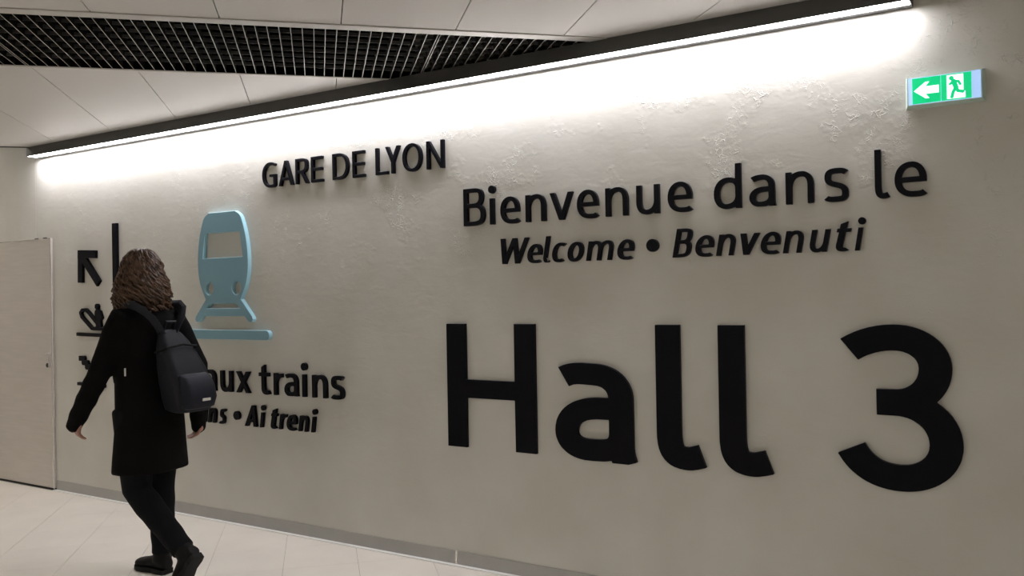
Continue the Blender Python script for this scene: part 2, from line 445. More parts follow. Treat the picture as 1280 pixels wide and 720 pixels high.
def outline(strokes, w, cell, ylo=None, yhi=None, xlo=None, xhi=None, top=1.0, cut=None):
    xs = np.arange(-0.35, w+0.35, cell); ys = np.arange(-0.30, top+0.30, cell)
    X, Y = np.meshgrid(xs, ys)
    Fv = field(strokes, X, Y)
    if ylo is not None: Fv = np.maximum(Fv, ylo-Y)
    if yhi is not None: Fv = np.maximum(Fv, Y-yhi)
    if xlo is not None: Fv = np.maximum(Fv, xlo-X)
    if xhi is not None: Fv = np.maximum(Fv, X-xhi)
    if cut is not None: Fv = np.maximum(Fv, cut(X, Y))
    return [simplify(l, cell*0.2) for l in contours(Fv, xs, ys)]

def glyph(ch, w, s, X=0.69):
    """outline strokes of one letter, cap height 1; returns strokes and clip options"""
    h = s/2; v = h*0.86; o = 0.010; B = []; C = {}
    def st(p, hw=h, rnd=False): B.append((p, hw, rnd))
    if ch in 'nmr':
        st(P((h, 0), (h, X)))
        if ch == 'n':
            st(P((h, X*.50), ('v', .56*w, X-v+o, .62), ('h', w-h, X*.58, .62), (w-h, 0)))
        elif ch == 'm':
            m = w/2
            st(P((h, X*.52), ('v', .30*w, X-v+o), ('h', m, X*.62), (m, 0)))
            st(P((m, X*.52), ('v', m+.28*w, X-v+o), ('h', w-h, X*.62), (w-h, 0)))
        else:
            st(P((h, X*.48), ('v', w, X-v-0.004, .66)))
    elif ch == 'u':
        st(P((w-h, X), (w-h, 0)))
        st(P((w-h, X*.48), ('v', .44*w, v-o, .62), ('h', h, X*.42, .62), (h, X)))
    elif ch == 'i':
        st(P((w/2, 0), (w/2, X)))
    elif ch == 'l':
        st(P((h, 1), (h, .24), (h, .10, h*1.5, v-o, h*2.5, v-o), (h*2.8, v-o, w-h*.9, v-.004, w-h*.22, v+.014)))
    elif ch == 'a':
        q = w-h-.06*w
        st(P((.115*w, X*.865), (.24*w, X*.925, .36*w, X-v+o, .48*w, X-v+o), ('h', q, X*.64, .60), (q, .14), (q, .07, q+.012*w, .03, q+.045*w, -.02)))
        st(P((q, X*.545), (.56*w, X*.545), ('h', h, X*.285, .62), ('v', .41*w, v-o, .60), (.60*w, v-o, .78*w, X*.10, q, X*.27)))
        C = dict(ylo=0 if s < .16 else -0.012)
    elif ch == 'e':
        st(P((w-h, X*.50-v), (w-h, X*.52), ('v', .52*w, X-v+o), ('h', h, X*.49), ('v', .58*w, v-o, .62), (.73*w, v-o, .84*w, .035, .945*w, .085)))
        st(P((h, X*.50-v*.1), (w-h, X*.50-v*.1)), h*.92)
    elif ch == 'c':
        st(P((.95*w, X*.875), (.86*w, X*.93, .76*w, X-v+o, .60*w, X-v+o), ('h', h, X*.49), ('v', .60*w, v-o), (.74*w, v-o, .86*w, .045, .95*w, .09)))
    elif ch == 'o':
        st(P((h, X*.5), ('v', .5*w, v-o), ('h', w-h, X*.5), ('v', .5*w, X-v+o), ('h', h, X*.5)), rnd=True)
    elif ch == 's':
        st(P((.90*w, X*.87), (.80*w, X*.93, .68*w, X-v+o, .52*w, X-v+o), (.24*w, X-v+o, h, X*.90, h, X*.73), (h, X*.58, .26*w, X*.55, .50*w, X*.505), (.76*w, X*.455, w-h, X*.40, w-h, X*.25), (w-h, X*.08, .76*w, v-o, .46*w, v-o), (.30*w, v-o, .16*w, .04, .07*w, .085)))
    elif ch == 'd':
        st(P((w-h, 0), (w-h, 1)))
        st(P((w-h, X*.66), ('v', .52*w, X-v+o), ('h', h, X*.48), ('v', .46*w, v-o), ('h', w-h, X*.40)))
    elif ch == 't':
        q = .40*w
        st(P((q, .95), (q, .22), (q, .08, q+.12*w, v-o, q+.34*w, v-o), (q+.42*w, v-o, .92*w, v, .965*w, v+.012)))
        st(P((0, X-v), (.95*w, X-v)), h*.94)
        C = dict(cut=lambda Xx, Yy: np.where(Yy > X+.05, (Yy-(.90+(Xx-q)*.55)), -9))
    elif ch == 'v':
        k = h*1.06; st(diag((k, X), (w/2, 0))); st(diag((w-k, X), (w/2, 0))); C = dict(ylo=0, yhi=X)
    elif ch == 'x':
        k = h*1.18; st(diag((k, X), (w-k, 0))); st(diag((w-k, X), (k, 0))); C = dict(ylo=0, yhi=X)
    elif ch == 'W':
        k = h*1.03; st(diag((k, 1), (.27*w, 0))); st(diag((.27*w, 0), (.5*w, 1))); st(diag((.5*w, 1), (.73*w, 0))); st(diag((.73*w, 0), (w-k, 1))); C = dict(ylo=0, yhi=1)
    elif ch == 'A':
        k = h*1.06; st(diag((k, 0), (w/2, 1))); st(diag((w-k, 0), (w/2, 1))); st(P((.22*w, .27), (.78*w, .27)), h*.95); C = dict(ylo=0, yhi=1)
    elif ch == 'Y':
        k = h*1.12; st([diag((k, 1), (w/2, .42))[0], (w/2, .42)], rnd=True); st([diag((w-k, 1), (w/2, .42))[0], (w/2, .42)], rnd=True); st(P((w/2, 0), (w/2, .45))); C = dict(ylo=0, yhi=1)
    elif ch == 'N':
        st(P((h, 0), (h, 1))); st(P((w-h, 0), (w-h, 1))); st(diag((h, 1), (w-h, 0))); C = dict(ylo=0, yhi=1, xlo=0, xhi=w)
    elif ch == 'H':
        st(P((h, 0), (h, 1))); st(P((w-h, 0), (w-h, 1))); st(P((h, .475), (w-h, .475)), h*.92)
    elif ch == 'E':
        st(P((h, 0), (h, 1))); st(P((h, 1-v), (w*.97, 1-v))); st(P((h, .51), (w*.93, .51))); st(P((h, v), (w, v)))
    elif ch == 'L':
        st(P((h, 0), (h, 1))); st(P((h, v), (w, v)))
    elif ch == 'D':
        st(P((h, 0), (h, 1))); st(P((h, 1-v), (.42*w, 1-v), ('h', w-h, .5, .62), ('v', .42*w, v, .62), (h, v)))
    elif ch == 'O':
        st(P((h, .5), ('v', .5*w, v-o), ('h', w-h, .5), ('v', .5*w, 1-v+o), ('h', h, .5)), rnd=True)
    elif ch == 'G':
        st(P((.95*w, .885), (.84*w, .94, .74*w, 1-v+o, .60*w, 1-v+o), ('h', h, .5), ('v', .60*w, v-o), (.76*w, v-o, .88*w, .05, w-h, .09), (w-h, .50)))
        st(P((.55*w, .47), (w, .47)), h*.95)
    elif ch == 'R':
        st(P((h, 0), (h, 1))); st(P((h, 1-v), (.45*w, 1-v), (.80*w, 1-v, .93*w-h, .88, .93*w-h, .735), (.93*w-h, .58, .78*w, .47, .45*w, .47), (h, .47)))
        st([(.46*w, .50), diag((.46*w, .50), (w-h*1.1, 0))[1]]); C = dict(ylo=0)
    elif ch == 'B':
        st(P((h, 0), (h, 1))); st(P((h, 1-v), (.45*w, 1-v), (.78*w, 1-v, .93*w-h, .90, .93*w-h, .76), (.93*w-h, .62, .75*w, .535, .45*w, .535), (h, .535)))
        st(P((.45*w, .535), (.80*w, .535, w-h, .44, w-h, .285), (w-h, .12, .80*w, v, .45*w, v), (h, v)))
    elif ch == '3':
        st(P((.085*w, .853), (.20*w, .905, .33*w, 1-v+o, .46*w, 1-v+o), ('h', .925*w-h, .745, .57), ('v', .46*w, .531, .57), (.31*w, .531)))
        st(P((.31*w, .531), (.46*w, .531), ('h', w-h, .285, .57), ('v', .50*w, v-o, .57), (.30*w, v-o, .17*w, .13, .085*w, .235)))
    return B, C

T_LET = 0.021
ORD = ['first', 'second', 'third']
def set_line(chars, base, cap, s, where, group, shear=0.0, xh=0.69, cell=0.011, ztilt=0.0):
    """chars: (character, left px, right px, row px, text of the label)"""
    for ch, l, r, row, label in chars:
        xl = on_wall(l, row, -T_LET)[0]; xr = on_wall(r, row, 0.0)[0]
        wm = (xr-xl)/cap
        if ch == '•':
            rad = (xr-xl)/2*0.98
            zc = on_wall((l+r)/2, row, -T_LET)[1]; xc = (xl+xr)/2
            o = part('sign_dot', extrude([circle(xc, zc, rad)], 0.0, -T_LET), M_LETTER, None)
            tag(o, label, 'dot', group); continue
        top = xh if ch in 'nmruaecosvx' else 1.0
        w = max(wm-shear*top, s*1.0)
        if ch == 'i': w = s
        B, C = glyph(ch, w, s, xh)
        loops = outline(B, w, cell, **C)
        loops = [[(p[0]+shear*p[1], p[1]) for p in lp] for lp in loops]
        x0 = min(p[0] for lp in loops for p in lp); x1 = max(p[0] for lp in loops for p in lp)
        k = (wm)/(x1-x0) if ch != 'i' else 1.0
        if ch == 'i':
            x0 -= (wm-(1.66*s+shear*(1-xh)*.9 if shear else 1.66*s))/2 + (0.33*s if not shear else 0.05*s)
        loops = [[(xl+(p[0]-x0)*k*cap, base+p[1]*cap) for p in lp] for lp in loops]
        me = extrude(loops, 0.0, -T_LET)
        if ch == 'i':
            root = tag(empty('sign_letter', (loops[0][0][0], 0.0, base)), label, 'letter', group)
            part('stem', me, M_LETTER, root)
            cx = xl+(w/2+shear*.94-x0)*cap
            part('dot', extrude([circle(cx, base+.925*cap, .80*s*cap)], 0.0, -T_LET), M_LETTER, root)
        else:
            o = part('sign_letter', me, M_LETTER, None)
            tag(o, label, 'letter', group)

G = 'raised capitals of the small top line'
set_line([('G', 327.3, 347.2, 219, 'black raised capital G that starts the small top line'),
          ('A', 347.9, 368.8, 217, 'black raised capital A in the small top line'),
          ('R', 368.8, 387.8, 215, 'black raised capital R in the small top line'),
          ('E', 388.3, 405.8, 212, 'black raised capital E ending the first word of the top line'),
          ('D', 415.0, 437.8, 208, 'black raised capital D in the small top line'),
          ('E', 440.0, 458.0, 205, 'black raised capital E right after D in the top line'),
          ('L', 468.8, 487.0, 202, 'black raised capital L in the small top line'),
          ('Y', 481.3, 502.0, 200, 'black raised capital Y in the small top line'),
          ('O', 502.5, 529.3, 197, 'black raised capital O in the small top line'),
          ('N', 532.5, 556.8, 194, 'black raised capital N that ends the small top line')],
         2.1195, 0.1525, 0.128, '', G)
G = 'raised letters of the welcome line'
set_line([('B', 579.0, 608.0, 260, 'black raised capital B that starts Bienvenue'),
          ('i', 611.3, 620.0, 262, 'black raised letter i with round dot in Bienvenue'),
          ('e', 625.0, 651.5, 262, 'black raised letter e, first of the three in Bienvenue'),
          ('n', 656.5, 684.0, 262, 'black raised letter n, first of the two in Bienvenue'),
          ('v', 687.0, 718.0, 258, 'black raised letter v in Bienvenue'),
          ('e', 720.8, 750.0, 255, 'black raised letter e, second of the three in Bienvenue'),
          ('n', 756.3, 786.5, 252, 'black raised letter n, second of the two in Bienvenue'),
          ('u', 795.0, 825.8, 250, 'black raised letter u in Bienvenue'),
          ('e', 834.3, 867.0, 247, 'black raised letter e that ends Bienvenue'),
          ('d', 891.8, 927.8, 235, 'black raised letter d that starts the word dans'),
          ('a', 936.3, 970.8, 238, 'black raised letter a in the word dans'),
          ('n', 981.8, 1018.5, 235, 'black raised letter n in the word dans'),
          ('s', 1030.0, 1061.5, 231, 'black raised letter s that ends the word dans'),
          ('l', 1093.0, 1113.0, 216, 'tall black raised letter l of the word le below the exit sign'),
          ('e', 1118.0, 1159.5, 223, 'black raised letter e of the word le below the exit sign')],
         1.7985, 0.196, 0.130, '', G)
G = 'slanted raised letters of the second welcome line'
set_line([('W', 625.6, 662.9, 316, 'slanted black raised capital W that starts Welcome'),
          ('e', 658.7, 679.5, 318, 'slanted black raised letter e after W in Welcome'),
          ('l', 678.6, 689.4, 314, 'slanted black raised letter l in Welcome'),
          ('c', 689.7, 709.5, 317, 'slanted black raised letter c in Welcome'),
          ('o', 709.0, 731.1, 316, 'slanted black raised letter o in Welcome'),
          ('m', 732.0, 768.0, 315, 'slanted black raised letter m in Welcome'),
          ('e', 771.3, 794.0, 313, 'slanted black raised letter e that ends Welcome'),
          ('•', 807.3, 824.9, 306.6, 'round black raised dot between Welcome and Benvenuti'),
          ('B', 840.0, 867.0, 303, 'slanted black raised capital B that starts Benvenuti'),
          ('e', 868.8, 893.8, 308, 'slanted black raised letter e, first of the two in Benvenuti'),
          ('n', 894.5, 920.5, 307, 'slanted black raised letter n, first of the two in Benvenuti'),
          ('v', 925.5, 951.3, 306, 'slanted black raised letter v in Benvenuti'),
          ('e', 950.5, 977.0, 304, 'slanted black raised letter e, second of the two in Benvenuti'),
          ('n', 978.0, 1005.5, 302, 'slanted black raised letter n, second of the two in Benvenuti'),
          ('u', 1011.8, 1039.3, 301, 'slanted black raised letter u in Benvenuti'),
          ('t', 1044.3, 1065.5, 296, 'slanted black raised letter t in Benvenuti'),
          ('i', 1067.0, 1081.3, 295, 'slanted black raised letter i that ends Benvenuti')],
         1.592, 0.130, 0.142, '', G, shear=0.17, xh=0.72)
G = 'very large raised characters of the hall sign'
set_line([('H', 559.0, 671.5, 485, 'huge black raised capital H that starts Hall'),
          ('a', 693.5, 796.8, 515, 'huge black raised letter a in Hall'),
          ('l', 820.0, 882.7, 500, 'huge black raised letter l, first of the two in Hall'),
          ('l', 898.3, 966.7, 500, 'huge black raised letter l that ends Hall'),
          ('3', 1046.3, 1204.0, 510, 'huge black raised numeral 3 below the exit sign')],
         0.6345, 0.651, 0.186, '', G, xh=0.70, cell=0.005)
G = 'raised letters of the upper trains line'
set_line([('a', 254.0, 272.7, 477, 'black raised letter a half hidden by the backpack'),
          ('u', 274.8, 292.9, 478, 'black raised letter u to the left of x under the train symbol'),
          ('x', 294.8, 314.7, 479, 'black raised letter x under the train symbol'),
          ('t', 323.1, 339.9, 476, 'black raised letter t that starts the upper word trains'),
          ('r', 341.6, 355.6, 481, 'black raised letter r in the upper word trains'),
          ('a', 355.1, 375.2, 482, 'black raised letter a in the upper word trains'),
          ('i', 376.9, 385.3, 482, 'black raised letter i in the upper word trains'),
          ('n', 389.6, 410.9, 483, 'black raised letter n in the upper word trains'),
          ('s', 413.0, 432.2, 484, 'black raised letter s that ends the upper word trains')],
         0.841, 0.196, 0.148, '', G)
G = 'slanted raised letters of the lower trains line'
set_line([('i', 254.5, 260.6, 518, 'slanted black raised letter i half hidden by the backpack'),
          ('n', 259.3, 273.0, 519, 'slanted black raised letter n beside the backpack'),
          ('s', 273.0, 285.0, 520, 'slanted black raised letter s just left of the lower dot'),
          ('•', 291.2, 302.2, 519.6, 'round black raised dot before Ai treni'),
          ('A', 305.4, 323.3, 520, 'slanted black raised capital A before treni'),
          ('i', 324.2, 332.9, 521, 'slanted black raised letter i right after capital A'),
          ('t', 337.9, 349.5, 524, 'slanted black raised letter t that starts treni'),
          ('r', 348.0, 360.7, 526, 'slanted black raised letter r in treni'),
          ('e', 357.9, 373.4, 528, 'slanted black raised letter e in treni'),
          ('n', 372.3, 388.0, 529, 'slanted black raised letter n in treni'),
          ('i', 388.1, 397.6, 528, 'slanted black raised letter i that ends treni')],
         0.633, 0.133, 0.160, '', G, shear=0.15, xh=0.71)

# ------------------------------------------------------------------ pictograms
def px_strokes(items, y_front, cell=0.003):
    """items: (list of pixel points, half width in m, round) -> loops in metres on the plane y_front"""
    global KY
    sv = KY; KY = 1.0
    S = []
    for pts, hw, rnd in items: S.append(([on_wall(px, py, y_front) for px, py in pts], hw, rnd))
    ax = [p[0] for s in S for p in s[0]]; az = [p[1] for s in S for p in s[0]]
    xs = np.arange(min(ax)-0.1, max(ax)+0.1, cell); zs = np.arange(min(az)-0.1, max(az)+0.1, cell)
    X, Z = np.meshgrid(xs, zs)
    Fv = field(S, X, Z); KY = sv
    return [simplify(l, cell*0.2) for l in contours(Fv, xs, zs)]
tag(part('direction_arrow', extrude(px_strokes([([(99.7, 317.5), (119.0, 317.8)], .029, False), ([(99.7, 317), (99.8, 353.5)], .029, False),
    ([(100, 318), (122.5, 354.5)], .029, False), ([(96.7, 317.6), (103, 317.6)], .029, False)], -T_LET), 0, -T_LET), M_LETTER, None),
    'black raised arrow pointing to the upper left beside the door', 'arrow')
esc = tag(empty('escalator_symbol', (on_wall(110, 400)[0], 0, on_wall(110, 412)[1])), 'black raised escalator symbol with a rider below the arrow', 'symbol')
xa = px_strokes([([(99.8, 391.0), (102.0, 387.6), (106.3, 387.4), (110, 391), (120.3, 404.0), (121.3, 408.5), (118.5, 411.0), (114.0, 410.5), (101.3, 396.0), (99.8, 391.0)], .0125, True), ([(115, 411.2), (127.5, 411.5)], .011, False)], -T_LET)
part('handrail_loop', extrude(xa, 0, -T_LET), M_LETTER, esc)
part('rider_head', extrude([circle(*on_wall(120.2, 383.2, -T_LET), 0.021)], 0, -T_LET), M_LETTER, esc)
part('rider_body', extrude(px_strokes([([(121.0, 391.5), (122.0, 400.5)], .030, True), ([(123.5, 401), (124.5, 409.5)], .017, False), ([(123.8, 390), (126.0, 397), (122, 402)], .012, True)], -T_LET), 0, -T_LET), M_LETTER, esc)
tag(part('sign_line', extrude(px_strokes([([(95.2, 417.6), (137, 419.8)], .013, False)], -T_LET), 0, -T_LET), M_LETTER, None),
    'thin black raised line under the escalator symbol', 'line')
stp = [(98.2, 447.8), (103.6, 447.9), (103.6, 453.4), (107.8, 453.5), (107.8, 459.0), (111.9, 459.1), (111.9, 464.6), (117.5, 464.8), (117.5, 470.5), (123, 470.8)]
tag(part('stairs_symbol', extrude(px_strokes([(stp, .019, False)], -T_LET), 0, -T_LET), M_LETTER, None),
    'black raised stair zigzag symbol half hidden by the sleeve', 'symbol')
tag(part('sign_line', extrude(px_strokes([([(96.2, 479.5), (130, 483.0)], .012, False)], -T_LET), 0, -T_LET), M_LETTER, None),
    'thin black raised line under the stair symbol', 'line')
bx, bz = on_wall(142.2, 279, -T_LET)
tag(part('divider_bar', box_mesh(bx-0.026, bx+0.026, -T_LET, 0, 0.66, bz, 0.001, 1), M_LETTER, None),
    'tall black raised vertical bar standing behind the head of the person', 'bar')

# train symbol, symmetric about its own axis
TT = 0.030
def tz(x, y): return on_wall(x, y, -TT)
xL = tz(247.3, 330)[0]; xR = tz(309.8, 328)[0]; xm = (xL+xR)/2; hw = (xR-xL)/2
zt = tz(276, 265)[1]; zj = tz(257.5, 374.5)[1]; zb = tz(247, 402)[1]; zcb = tz(281, 395.2)[1]
zs_ = lambda t: zt+(zj-zt)*t
prof = [(0.52, 0.0), (0.70, 0.045), (0.80, 0.12), (0.92, 0.28), (0.985, 0.45), (1.0, 0.60), (0.975, 0.72), (0.90, 0.84), (0.78, 0.94), (0.70, 1.0)]
right = []
for i in range(len(prof)-1):
    for q in range(6):
        t = q/6; p0 = prof[max(i-1, 0)]; p1 = prof[i]; p2 = prof[i+1]; p3 = prof[min(i+2, len(prof)-1)]
        f = lambda k: 0.5*((2*p1[k])+(-p0[k]+p2[k])*t+(2*p0[k]-5*p1[k]+4*p2[k]-p3[k])*t*t+(-p0[k]+3*p1[k]-3*p2[k]+p3[k])*t**3)
        right.append((xm+hw*f(0), zs_(f(1))))
right.append((xm+hw*.70, zs_(1.0)))
lw = 0.052
leg_out = (xm+hw*1.12, zb+0.02)
right += [(xm+hw*1.12, zb+0.034), (xm+hw*1.15, zb+0.016), (xm+hw*1.11, zb), (xm+hw*1.03, zb-0.003), (xm+hw*.95, zb+0.008), (xm+hw*.84, zcb)]
outer = right+[(2*xm-p[0], p[1]) for p in reversed(right)]
zw0 = tz(282, 290)[1]; zw1 = tz(280, 322)[1]
win = [(xm-hw*.70, zw0), (xm+hw*.70, zw0), (xm+hw*.80, zw1), (xm-hw*.80, zw1)]
zl = tz(294.7, 360)[1]
holes = [win, circle(xm+hw*.545, zl, 0.043, 28), circle(xm-hw*.545, zl, 0.043, 28)]
z3 = tz(280, 379.5)[1]; z4 = tz(280, 385.3)[1]
holes.append([(xm-hw*.52, z3), (xm+hw*.52, z3), (xm+hw*.66, z4), (xm-hw*.66, z4)])
tr = tag(empty('train_symbol', (xm, 0, zb)), 'pale blue raised front view of a train with cut out window and lamps', 'symbol')
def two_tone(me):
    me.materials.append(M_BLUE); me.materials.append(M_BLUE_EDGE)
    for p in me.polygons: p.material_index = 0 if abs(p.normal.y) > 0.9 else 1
me = extrude([outer]+holes, 0, -TT); two_tone(me); me.transform(Matrix.Translation(-Vector(tr.location))); link('body', me, tr)
rx1 = tz(336.3, 418)[0]; rx0 = 2*xm-rx1; rzc = tz(300, 418.7)[1]; rr = 0.030
rail = [(rx1-rr+rr*math.sin(t), rzc+rr*math.cos(t)) for t in [math.pi*i/12 for i in range(13)]]
rail += [(2*xm-p[0], p[1]) for p in reversed(rail)]
me = extrude([rail], 0, -TT); two_tone(me)
tag(link('rail_bar', me), 'pale blue raised horizontal bar under the train symbol', 'bar')

# ------------------------------------------------------------------ exit sign
ex0, ex1 = on_wall(1130.8, 115, -0.036)[0], on_wall(1231.5, 103, -0.036)[0]
ez1 = on_wall(1180, 89.5, -0.036)[1]; ez0 = on_wall(1182, 130, -0.036)[1]
M_EXH = mat('exit_housing', (0.60, 0.76, 0.68), 0.35)
M_EXD = mat('exit_diffuser', (0.5, 0.65, 0.9), 0.3, emit=(0.38, 0.60, 1.0), estr=0.75)
M_EXG = mat('exit_green', (0.0, 0.45, 0.2), 0.3, emit=(0.0, 0.58, 0.20), estr=0.9)
M_EXW = mat('exit_white', (0.9, 0.95, 0.95), 0.3, emit=(0.85, 1.0, 0.97), estr=1.15)
ex = tag(empty('exit_sign', ((ex0+ex1)/2, 0, ez0)), 'lit green emergency exit sign with white arrow and running figure', 'sign')
bm = bmesh.new(); v = add_box(bm, ex0, ex1, -0.035, -0.0005, ez0, ez1)
for q in bm.verts:
    if q.co.y < -0.02:
        q.co.x += 0.009*(1 if q.co.x < (ex0+ex1)/2 else -1); q.co.z += 0.008*(1 if q.co.z < (ez0+ez1)/2 else -1)
    elif q.co.y > -0.002: pass
part('housing', bm_mesh(bm), M_EXH, ex)
m_ = 0.014
fx_0, fx_1, fz_0, fz_1 = ex0+m_, ex1-m_, ez0+0.011, ez1-0.011
part('diffuser', box_mesh(fx_0, fx_1, -0.0365, -0.0353, fz_0, fz_1), M_EXD, ex)
wd_ = fx_1-fx_0
gx0, gx1 = fx_0+wd_*.055, fx_0+wd_*.875; gm = gx0+(gx1-gx0)*.49
pa = part('arrow_panel', box_mesh(gx0, gm-0.0008, -0.0385, -0.0367, fz_0+.002, fz_1-.002), M_EXG, ex)
pb = part('exit_panel', box_mesh(gm+0.0008, gx1, -0.0385, -0.0367, fz_0+.002, fz_1-.002), M_EXG, ex)
def sub(name, loops, par, m, yb=-0.0387, yf=-0.0399):
    me = extrude(loops, yb, yf, 0.0002); me.materials.append(m)
    me.transform(Matrix.Translation(-Vector(ex.location))); return link(name, me, par)
hz_ = fz_1-fz_0; zc_ = (fz_0+fz_1)/2; pw = gm-gx0
ar = [(gx0+pw*.06, zc_), (gx0+pw*.47, zc_+hz_*.31), (gx0+pw*.60, zc_+hz_*.31), (gx0+pw*.46, zc_+hz_*.14), (gx0+pw*.93, zc_+hz_*.14), (gx0+pw*.93, zc_-hz_*.14),
      (gx0+pw*.46, zc_-hz_*.14), (gx0+pw*.60, zc_-hz_*.31), (gx0+pw*.47, zc_-hz_*.31)]
sub('arrow', [ar], pa, M_EXW)
qw = gx1-gm; X_ = lambda u: gm+qw*u; Z_ = lambda u: fz_0+hz_*u
sub('doorway', [[(X_(.20), Z_(.06)), (X_(.80), Z_(.06)), (X_(.80), Z_(.30)), (X_(.74), Z_(.30)), (X_(.74), Z_(.94)), (X_(.20), Z_(.94))]], pb, M_EXW)
def mstrokes(items, cell=0.0012):
    global KY
    sv = KY; KY = 1.0
    ax = [p[0] for s in items for p in s[0]]; az = [p[1] for s in items for p in s[0]]
    xs = np.arange(min(ax)-0.02, max(ax)+0.02, cell); zs = np.arange(min(az)-0.02, max(az)+0.02, cell)
    Xg, Zg = np.meshgrid(xs, zs); Fv = field(items, Xg, Zg); KY = sv
    return [simplify(l, cell*0.2) for l in contours(Fv, xs, zs)]
run = [([(X_(.42), Z_(.70)), (X_(.50), Z_(.46))], .0085, True), ([(X_(.30), Z_(.60)), (X_(.42), Z_(.70)), (X_(.58), Z_(.68)), (X_(.64), Z_(.56))], .0045, True),
       ([(X_(.50), Z_(.46)), (X_(.40), Z_(.30)), (X_(.36), Z_(.12))], .0058, True), ([(X_(.50), Z_(.46)), (X_(.56), Z_(.32)), (X_(.72), Z_(.28))], .0058, True)]
sub('running_figure', mstrokes(run), pb, M_EXG, -0.0401, -0.0411)
sub('running_figure_head', [circle(X_(.35), Z_(.82), .0085, 20)], pb, M_EXG, -0.0401, -0.0411)

# ------------------------------------------------------------------ the walking person
PX0, PY0 = -3.99, -0.92          # ground point under the pelvis; the person walks towards -X
def pp(f, l, z): return Vector((PX0-f, PY0-l, z*1.02))     # forward, to the person's left, up
def tube(bm, pts, rad, n=14, flat=None, cap=True):
    """pts: world points, rad: radii (float or (r along side, r along normal))"""
    pts = [Vector(p) for p in pts]; rings = []
    ref = Vector((0, 0, 1))
    t0 = (pts[1]-pts[0]).normalized()
    if abs(t0.dot(ref)) > 0.9: ref = Vector((0, 1, 0))
    side = t0.cross(ref).normalized()
    for i, p in enumerate(pts):
        a = pts[max(i-1, 0)]; b_ = pts[min(i+1, len(pts)-1)]
        t = (b_-a).normalized(); side = (side-t*side.dot(t)).normalized(); nr = t.cross(side)
        r = rad[i]; ra, rb = r if isinstance(r, tuple) else (r, r)
        rings.append([bm.verts.new(p+side*(ra*math.cos(2*math.pi*k/n))+nr*(rb*math.sin(2*math.pi*k/n))) for k in range(n)])
    for i in range(len(rings)-1):
        for k in range(n): bm.faces.new((rings[i][k], rings[i][(k+1) % n], rings[i+1][(k+1) % n], rings[i+1][k]))
    if cap:
        for rg, p, q in ((rings[0], pts[0], pts[1]), (rings[-1], pts[-1], pts[-2])):
            d = (p-q).normalized(); r = rad[0] if rg is rings[0] else rad[-1]; r = min(r) if isinstance(r, tuple) else r
            c = bm.verts.new(p+d*r*0.75)
            for k in range(n): bm.faces.new((rg[k], rg[(k+1) % n], c))
def ring_loft(bm, rings):
    R_ = [[bm.verts.new(p) for p in r] for r in rings]; n = len(R_[0])
    for i in range(len(R_)-1):
        for k in range(n): bm.faces.new((R_[i][k], R_[i][(k+1) % n], R_[i+1][(k+1) % n], R_[i+1][k]))
    bm.faces.new(R_[0][::-1]); bm.faces.new(R_[-1])
def ell(f, l, z, rf, rl, n=28, pw=1.0, tilt=0.0, wob=0.0, ph=0.0):
    out = []
    for k in range(n):
        a = 2*math.pi*k/n; c, s_ = math.cos(a), math.sin(a)
        c = math.copysign(abs(c)**pw, c); s_ = math.copysign(abs(s_)**pw, s_)
        w_ = 1+wob*math.sin(5*a+ph)
        out.append(pp(f+rf*c*w_, l+rl*s_*w_, z+tilt*c))
    return out
def ball(bm, c, r, seg=16):
    m_ = Matrix.Translation(Vector(c)) @ Matrix.Diagonal((*r, 1))
    bmesh.ops.create_uvsphere(bm, u_segments=seg, v_segments=max(8, seg//2), radius=1.0, matrix=m_)
def fuse(bm, voxel, smooth_it=4):
    """one continuous skin over all the shapes in the bmesh"""
    bmesh.ops.recalc_face_normals(bm, faces=bm.faces)
    me = bpy.data.meshes.new('f'); bm.to_mesh(me); bm.free()
    o = bpy.data.objects.new('f', me); COL.objects.link(o)
    r = o.modifiers.new('r', 'REMESH'); r.mode = 'VOXEL'; r.voxel_size = voxel
    q = o.modifiers.new('s', 'SMOOTH'); q.iterations = smooth_it; q.factor = 0.5
    bpy.context.view_layer.update()
    out = bpy.data.meshes.new_from_object(o.evaluated_get(bpy.context.evaluated_depsgraph_get()))
    bpy.data.objects.remove(o); bpy.data.meshes.remove(me)
    for p in out.polygons: p.use_smooth = True
    return out

M_SKIN = mat('skin', (0.36, 0.185, 0.135), 0.5)
M_COAT = mat('black_wool_coat', (0.0045, 0.0042, 0.0042), 0.9, spec=0.12, bump=0.25, bscale=90)
M_TROUS = mat('black_trousers', (0.0055, 0.0058, 0.0075), 0.85, spec=0.15, bump=0.3, bscale=60)
M_BOOT = mat('black_leather', (0.004, 0.0037, 0.0035), 0.55, spec=0.18)
M_SOLE = mat('boot_sole', (0.009, 0.0095, 0.010), 0.7, spec=0.2)
M_HAIR = mat('brown_hair', (0.085, 0.043, 0.023), 0.45, spec=0.45, var=0.6, vscale=30)
M_NAVY = mat('navy_nylon', (0.0068, 0.0078, 0.013), 0.6, spec=0.25, bump=0.15, bscale=120)
M_NAVY2 = mat('navy_nylon_light', (0.0105, 0.012, 0.020), 0.6, spec=0.25, bump=0.15, bscale=120)
M_STRAP = mat('grey_navy_webbing', (0.022, 0.024, 0.032), 0.7, spec=0.2, bump=0.2, bscale=200)
M_PATCH = mat('white_patch', (0.62, 0.60, 0.56), 0.6)

